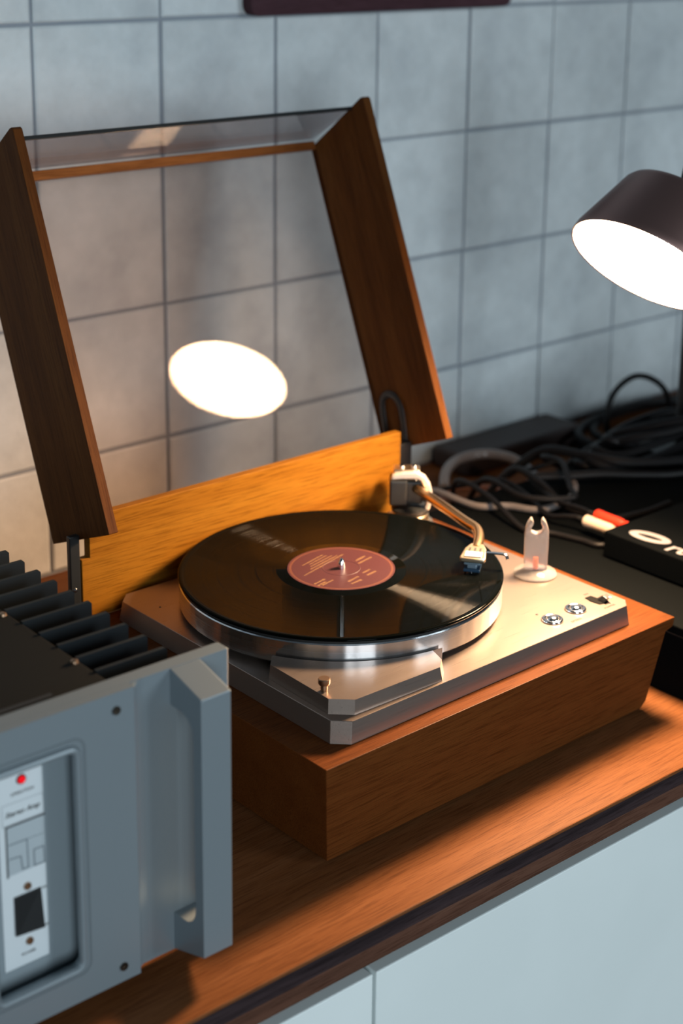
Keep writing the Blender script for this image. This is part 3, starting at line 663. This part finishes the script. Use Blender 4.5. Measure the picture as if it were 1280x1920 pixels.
rk = MB().loft([(-0.1704, YP, 0.0662), (-0.1495, YP, 0.0662), (-0.1495, YP, 0.0958), (-0.1704, YP, 0.0958)], [(-0.1699, YP-0.0020, 0.0667), (-0.1500, YP-0.0045, 0.0667), (-0.1500, YP-0.0005, 0.0953), (-0.1699, YP-0.0005, 0.0953)])
apart('rocker_switch', m_blackm, rk, bevel=0.0005)
amptext('POWER', -0.1608, 0.0498, 0.0030, 1.05)
amptext('ON', -0.1472, 0.0941, 0.0024); amptext('OFF', -0.1472, 0.0650, 0.0024)
mb = MB()
fil = [(XS, 0.0010), (XS+0.0012, 0.0030), (XS+0.0035, 0.0052), (XS+0.0068, 0.0066), (XS+0.0115, 0.0072), (XS+0.0115, 0.0074), (XS, 0.0074)]
mb.poly(fil, ZB+0.0008, ZT-0.0008); apart('cove', m_ampf, mb, smooth=True, angle=0.6)
# handle: D shaped plate with a rounded slot, standing off the backing panel
H0, H1, YH, YR = -0.0506, -0.0259, -0.0296, 0.0073
zt2, zb2 = ZT-0.0099, ZB+0.0121
outer = [(YR, ZT-0.0003), (YR, ZB+0.0003), (YH, zb2), (YH, zt2)]
def slot_pts():
    P = []
    # slot in (y, z): wall side open corner square, front corners rounded
    for i in range(7):
        a_ = math.radians(90-90*i/6); P.append((-0.0200+0.0*i + 0.0150*(0) - 0.0*i, 0))
    return P
# piecewise side outline (y, z), slot between y=-0.0195 and y=YR
inn = [(YR, 0.2010), (YR, 0.0375)]
def qarc(cy, cz, r, a0, a1, n=6): return [(cy+r*math.cos(math.radians(a0+(a1-a0)*i/n)), cz+r*math.sin(math.radians(a0+(a1-a0)*i/n))) for i in range(n+1)]
inn += qarc(-0.0045, 0.0375+0.0150, 0.0150, -90, -180) + qarc(-0.0045, 0.2010-0.0150, 0.0150, 180, 90)
side_ol = [(YR, ZT-0.0003), (YH, zt2), (YH, zb2), (YR, ZB+0.0003)] + [inn[1]] + inn[2:] + [inn[0]]
hm = MB().loft([(H0, y, z) for y, z in side_ol], [(H1, y, z) for y, z in side_ol])
o = apart('handle', m_ampf, hm, bevel=0.0006, smooth=False); o['label'] = 'big squared silver handle'
# body, fins
apart('body', m_amptop, MB().box(AL, -0.0885, 0.0203, 0.36, ZB+0.004, ZT-0.0045), bevel=0.001)
fin0 = None
for i in range(13):
    yy = 0.0422+0.02524*i
    if fin0 is None:
        fin0 = apart('heatsink_fin', m_ampfins, MB().poly([(-0.0883, 0.014), (-0.0320, 0.014), (-0.0302, 0.016), (-0.0302, ZT-0.0048), (-0.0318, ZT-0.0031), (-0.0883, ZT-0.0031)], -0.0016, 0.0016, lambda x, z, y: (x, 0.0422+y, z)))
    else:
        o = fin0.copy(); COL.objects.link(o); o.location = (0, 0.02524*i, 0)
for x, y in ((-0.0925, 0.1636), (-0.0920, 0.0635), (-0.0925, 0.2640)):
    apart('top_screw', m_brass, MB().lathe([(0, 0), (0.0030, 0), (0.0026, 0.0018), (0.0012, 0.0026), (0, 0.0026)], (x, y, ZT-0.0045), 20), smooth=True)
apart('top_slot', m_black, MB().box(-0.20, -0.128, 0.030, 0.034, ZT-0.0047, ZT-0.0040))
for x in (-0.45, -0.13):
    for y in (0.05, 0.32): apart('foot', m_rubber, MB().lathe([(0, CT), (0.014, CT), (0.013, ZB+0.004), (0, ZB+0.004)], (x, y, 0), 24), smooth=True)

# ------------------------------------------------------------------ lamp
LC = Vector((0.48745, 0.10527, 0.40409)); LN = Vector((-0.66399, -0.0372, -0.74682)).normalized(); LR = 0.0759
lamp = thing('desk_lamp', 'dark metal desk lamp with glowing white disc above the turntable', 'lamp', (0.87, 0.33, 0.0702))
zq = (-LN); xq = zq.cross(Vector((0, 1, 0))).normalized(); yq = zq.cross(xq)
MLp = lamp.matrix_basis.inverted() @ axes(xq, yq, zq, LC)
m_shade = mat('shade_metal', (0.26, 0.16, 0.145), 0.45, 0.9)
MB().lathe([(LR+0.0002, 0.0), (LR+0.0016, -0.0008), (LR+0.0022, 0.001), (LR+0.0012, 0.008), (0.0570, 0.0710), (0.0540, 0.0755), (0.0480, 0.0775), (0, 0.0780), (0, 0.0765), (0.0475, 0.0760), (0.0555, 0.0700), (LR-0.0008, 0.0060)], seg=96, closed=True).done('lamp_shade', m_shade, lamp, M=MLp, smooth=True, angle=0.8)
MB().lathe([(0, 0.0), (LR, 0.0), (LR, 0.003), (0, 0.003)], seg=96).done('diffuser', m_glow, lamp, M=MLp)
ll = bpy.data.lights.new('lamp_light', 'AREA'); ll.shape = 'DISK'; ll.size = 0.105; ll.energy = LAMP_P; ll.color = (1.0, 0.66, 0.38); ll.spread = math.radians(LAMP_SPREAD)
lo = bpy.data.objects.new('lamp_light', ll); COL.objects.link(lo); lo.parent = lamp
lo.matrix_basis = MLp @ Matrix.Translation((0, 0, -0.0015))
hb_ = LC+zq*0.078
j = hb_+zq*0.012
MB().lathe([(0, 0), (0.012, 0), (0.012, 0.016), (0, 0.018)], tuple(hb_), 24, M=zq.to_track_quat('Z', 'Y').to_matrix().to_4x4()).done('joint', m_blackm, lamp, smooth=True)
MB().tube([tuple(j), (0.64, 0.16, 0.56), (0.76, 0.25, 0.60), (0.87, 0.33, 0.585)], 0.006, 12, 6).done('arm', m_blackm, lamp, smooth=True)
MB().lathe([(0, 0.084), (0.0095, 0.084), (0.0095, 0.59), (0, 0.595)], (0.87, 0.33, 0), 24).done('pole', m_blackm, lamp, smooth=True)
MB().lathe([(0, 0.0702), (0.055, 0.0702), (0.058, 0.073), (0.055, 0.082), (0.012, 0.086), (0, 0.086)], (0.87, 0.33, 0), 48).done('base', m_blackm, lamp, smooth=True)

# ------------------------------------------------------------------ black mixer case, small box, plugs
cs_ = thing('equipment_case', 'large flat black equipment case right of the turntable', 'case', (0.80, 0.19, CT))
MB().box(0.4520, 1.10, -0.060, 0.385, CT, 0.0700).done('case_body', m_case, cs_, bevel=0.0015)
MB().box(0.4535, 1.0985, -0.0605, -0.0600, 0.0400, 0.0430).done('front_seam', m_black, cs_)
MB().box(0.4515, 0.4520, -0.055, 0.380, 0.0600, 0.0612).done('side_seam', m_blackm, cs_)
bx = thing('phono_box', 'small black box with white logo on top of the large black case', 'audio box', (0.66, 0.06, 0.0701))
MB().box(0.5290, 0.76, -0.060, 0.1700, 0.0722, 0.1000).done('box_body', m_case, bx, bevel=0.0012)
for x in (0.545, 0.745):
    for y in (-0.045, 0.155): MB().lathe([(0, 0.0701), (0.006, 0.0701), (0.006, 0.0724), (0, 0.0724)], (x, y, 0), 14).done('foot', m_rubber, bx)
# logo: slanted ring, then italic letters reading towards the camera
mb = MB(); c0 = Vector((0.5520, 0.1270)); K = 40; av = math.radians(-83)
da, db = Vector((math.cos(av), math.sin(av))), Vector((-math.sin(av), math.cos(av)))
R_ = []
for ra, rb in ((0.0245, 0.0120), (0.0150, 0.0036)):
    R_.append([c0+da*(ra*math.cos(2*math.pi*i/K))+db*(rb*math.sin(2*math.pi*i/K)) for i in range(K)])
zt_, zb_ = 0.10015, 0.10002
vo = [mb.bm.verts.new((v.x, v.y, zt_)) for v in R_[0]]; vi = [mb.bm.verts.new((v.x, v.y, zt_)) for v in R_[1]]
for i in range(K): mb.bm.faces.new((vo[i], vo[(i+1) % K], vi[(i+1) % K], vi[i]))
mb.done('logo_ring', m_white, bx)
text_mb('rtofon', 0.030, axes((da.x, da.y, 0), (db.x, db.y, 0), (0, 0, 1), (0.5500, 0.0600, 0.1002)), 0.0001, 0.2).done('logo_lettering', m_white, bx)

def plug(name, x, label, m, z=0.0860):
    t = thing(name, label, 'plug', (x, 0.205, z-0.006), group='audio plugs in the small black box')
    R = Matrix.Rotation(-math.pi/2, 4, 'X')
    MB().lathe([(0, 0), (0.0046, 0), (0.0062, 0.004), (0.0062, 0.030), (0.0066, 0.031), (0.0066, 0.038), (0, 0.038)], (x, 0.1865, z), 24, M=R).done('plug_body', m, t, smooth=True, angle=0.5)
    MB().lathe([(0, 0), (0.0050, 0), (0.0050, 0.016), (0, 0.016)], (x, 0.1706, z), 20, M=R).done('plug_collar', m_blackm if False else m, t, smooth=True, angle=0.5)
    MB().lathe([(0, 0), (0.0032, 0), (0.0026, 0.012), (0, 0.012)], (x, 0.2245, z), 14, M=R).done('strain_relief', m_rubber, t, smooth=True)
plug('audio_plug', 0.5640, 'cream audio plug nearest the turntable, in the black box', m_cream)
plug('audio_plug', 0.5820, 'red audio plug beside the cream one in the black box', m_red, 0.0880)

# ------------------------------------------------------------------ cables
CB = {
 'clear_loop':([(0.5931, 0.4766, 0.045), (0.6258, 0.5064, 0.05), (0.6697, 0.53, 0.05), (0.711, 0.5255, 0.05), (0.7272, 0.4934, 0.05), (0.7234, 0.4568, 0.045), (0.700, 0.4258, 0.045), (0.650, 0.400, 0.05)], 0.0065, 'g', 'thick grey cable arching behind the tonearm'),
 'silver':([(0.5607, 0.4728, 0.04), (0.5257, 0.4245, 0.072), (0.5235, 0.3551, 0.0746), (0.5516, 0.3315, 0.0746), (0.5708, 0.3003, 0.0746), (0.6139, 0.2985, 0.0746), (0.6588, 0.3233, 0.0746), (0.6851, 0.3618, 0.0746)], 0.0040, 'g', 'pale grey cable lying along the back of the black case'),
 'audio_a':([(0.564, 0.2372, 0.0860), (0.5610, 0.2500, 0.084), (0.5600, 0.2778, 0.078), (0.5863, 0.332, 0.0785), (0.6013, 0.3887, 0.078), (0.5779, 0.4187, 0.07), (0.5718, 0.4668, 0.05), (0.5894, 0.5131, 0.03)], 0.0030, 'b', 'black cable from the cream plug back towards the wall'),
 'audio_b':([(0.582, 0.2372, 0.088), (0.583, 0.2500, 0.088), (0.5852, 0.286, 0.086), (0.608, 0.3356, 0.084), (0.6392, 0.3857, 0.082), (0.677, 0.4073, 0.07), (0.7128, 0.3957, 0.076)], 0.0030, 'b', 'black cable from the red plug curving back to the right'),
 'bundle1':([(0.6309, 0.364, 0.082), (0.6624, 0.3418, 0.082), (0.6983, 0.3149, 0.084), (0.7396, 0.292, 0.080), (0.801, 0.2681, 0.076), (0.95, 0.25, 0.076)], 0.0055, 'b', 'thick black cable crossing the case top nearest the small box'),
 'bundle2':([(0.6765, 0.4512, 0.05), (0.703, 0.4134, 0.086), (0.7119, 0.3514, 0.094), (0.7387, 0.3077, 0.092), (0.8254, 0.2700, 0.088), (0.95, 0.27, 0.080)], 0.0060, 'b', 'thick black cable lying over the others on the case'),
 'bundle3':([(0.594, 0.4109, 0.05), (0.6147, 0.3827, 0.090), (0.6026, 0.3295, 0.092), (0.598, 0.2813, 0.076), (0.605, 0.2307, 0.076), (0.6473, 0.2158, 0.076), (0.70, 0.215, 0.076)], 0.0040, 'b', 'black cable looping round beside the red plug'),
 'bundle4':([(0.7717, 0.4466, 0.03), (0.7679, 0.3908, 0.080), (0.770, 0.3407, 0.105), (0.8036, 0.3000, 0.12), (0.8547, 0.2704, 0.13), (0.96, 0.24, 0.10)], 0.0065, 'b', 'uppermost thick black cable rising to the right edge'),
 'bundle5':([(0.7819, 0.4194, 0.03), (0.7762, 0.375, 0.095), (0.7845, 0.3308, 0.120), (0.8139, 0.2806, 0.138), (0.8458, 0.2471, 0.145), (0.95, 0.2, 0.12)], 0.0055, 'b', 'black cable arching over the cable heap at right'),
 'bundle6':([(0.5725, 0.4379, 0.02), (0.5519, 0.4156, 0.080), (0.5352, 0.3467, 0.0862), (0.5151, 0.2733, 0.074), (0.5309, 0.2438, 0.0735), (0.5400, 0.2112, 0.0735), (0.5480, 0.1850, 0.0735), (0.60, 0.1790, 0.0735)], 0.0033, 'b', 'thin black cable along the case edge behind the arm rest'),
 'loop2':([(0.5634, 0.4016, 0.03), (0.5655, 0.440, 0.03), (0.5936, 0.4800, 0.03), (0.638, 0.4930, 0.03), (0.6672, 0.452, 0.03), (0.6397, 0.4151, 0.03), (0.60, 0.398, 0.03)], 0.0045, 'o', 'coiled brown cable behind the black case', True),
 'loop3':([(0.7882, 0.4378, 0.03), (0.6801, 0.395, 0.087), (0.6573, 0.3445, 0.100), (0.6193, 0.2971, 0.091), (0.5996, 0.2761, 0.089), (0.5613, 0.3143, 0.088), (0.5700, 0.3836, 0.088), (0.600, 0.44, 0.04)], 0.0035, 'b', 'black cable loop on the back corner of the case'),
}
WLOOP = [(0.9028, 0.47, 0.0233), (0.8962, 0.475, 0.0689), (0.9136, 0.48, 0.1033), (0.9612, 0.485, 0.1173), (1.0117, 0.49, 0.1021), (1.0508, 0.495, 0.0716), (1.0772, 0.5, 0.0172)]
m_cableo = mat('cable_brown', (0.16, 0.06, 0.03), 0.35)
for k, v in CB.items():
    pts, r_, c_, lab = v[:4]; cl = len(v) > 4
    o = MB().tube(pts, r_, 10, 7, closed=cl).done('cable', {'b': m_cable, 'g': m_cableg, 'o': m_cableo}[c_], smooth=True)
    tag(o, lab, 'cable', 'cables behind the turntable')
tag(MB().tube(WLOOP, 0.0042, 10, 7).done('cable', m_cable, smooth=True), 'black cable standing up in a loop before the tiled wall', 'cable', 'cables behind the turntable')
# dark soft shapes at the wall: power brick and pouch of coiled leads
o = MB().box(0.735, 0.965, 0.575, 0.645, CT, 0.026).done('power_supply', mat('brick_brown', (0.035, 0.022, 0.020), 0.6), bevel=0.006, seg=3); tag(o, 'dark brown power supply brick against the tiled wall', 'power supply')
t = thing('cable_heap', 'dark heap of coiled leads on the worktop against the wall foot', 'cable', (1.10, 0.50, CT))
for i in range(3):
    cx_, cy_, rr = 1.10+0.03*math.sin(i*2.3), 0.535+0.008*math.cos(i*1.3), 0.130-0.006*i
    pts = [(cx_+rr*1.25*math.cos(a_*math.pi/4+i), cy_+rr*0.62*math.sin(a_*math.pi/4+i), 0.0022+0.0075*i+0.003*math.sin(a_*2+i*3)*(i > 0)) for a_ in range(8)]
    MB().tube(pts, 0.0058, 8, 5, closed=True).done('coil', m_cable, t, smooth=True)
t = thing('cable_heap', 'heap of tightly coiled black cables on the case at right', 'cable')
for i in range(5):
    cx_, cy_, rr = 0.83+0.02*math.sin(i*2.1), 0.350+0.010*math.cos(i*1.7), 0.095-0.006*i
    pts = [(cx_+rr*1.25*math.cos(a_*math.pi/4+i), cy_+rr*0.40*math.sin(a_*math.pi/4+i), 0.0765+0.0060*i+0.004*math.sin(a_*2+i*3)) for a_ in range(8)]
    MB().tube(pts, 0.0050, 8, 5, closed=True).done('coil', m_cable, t, smooth=True)
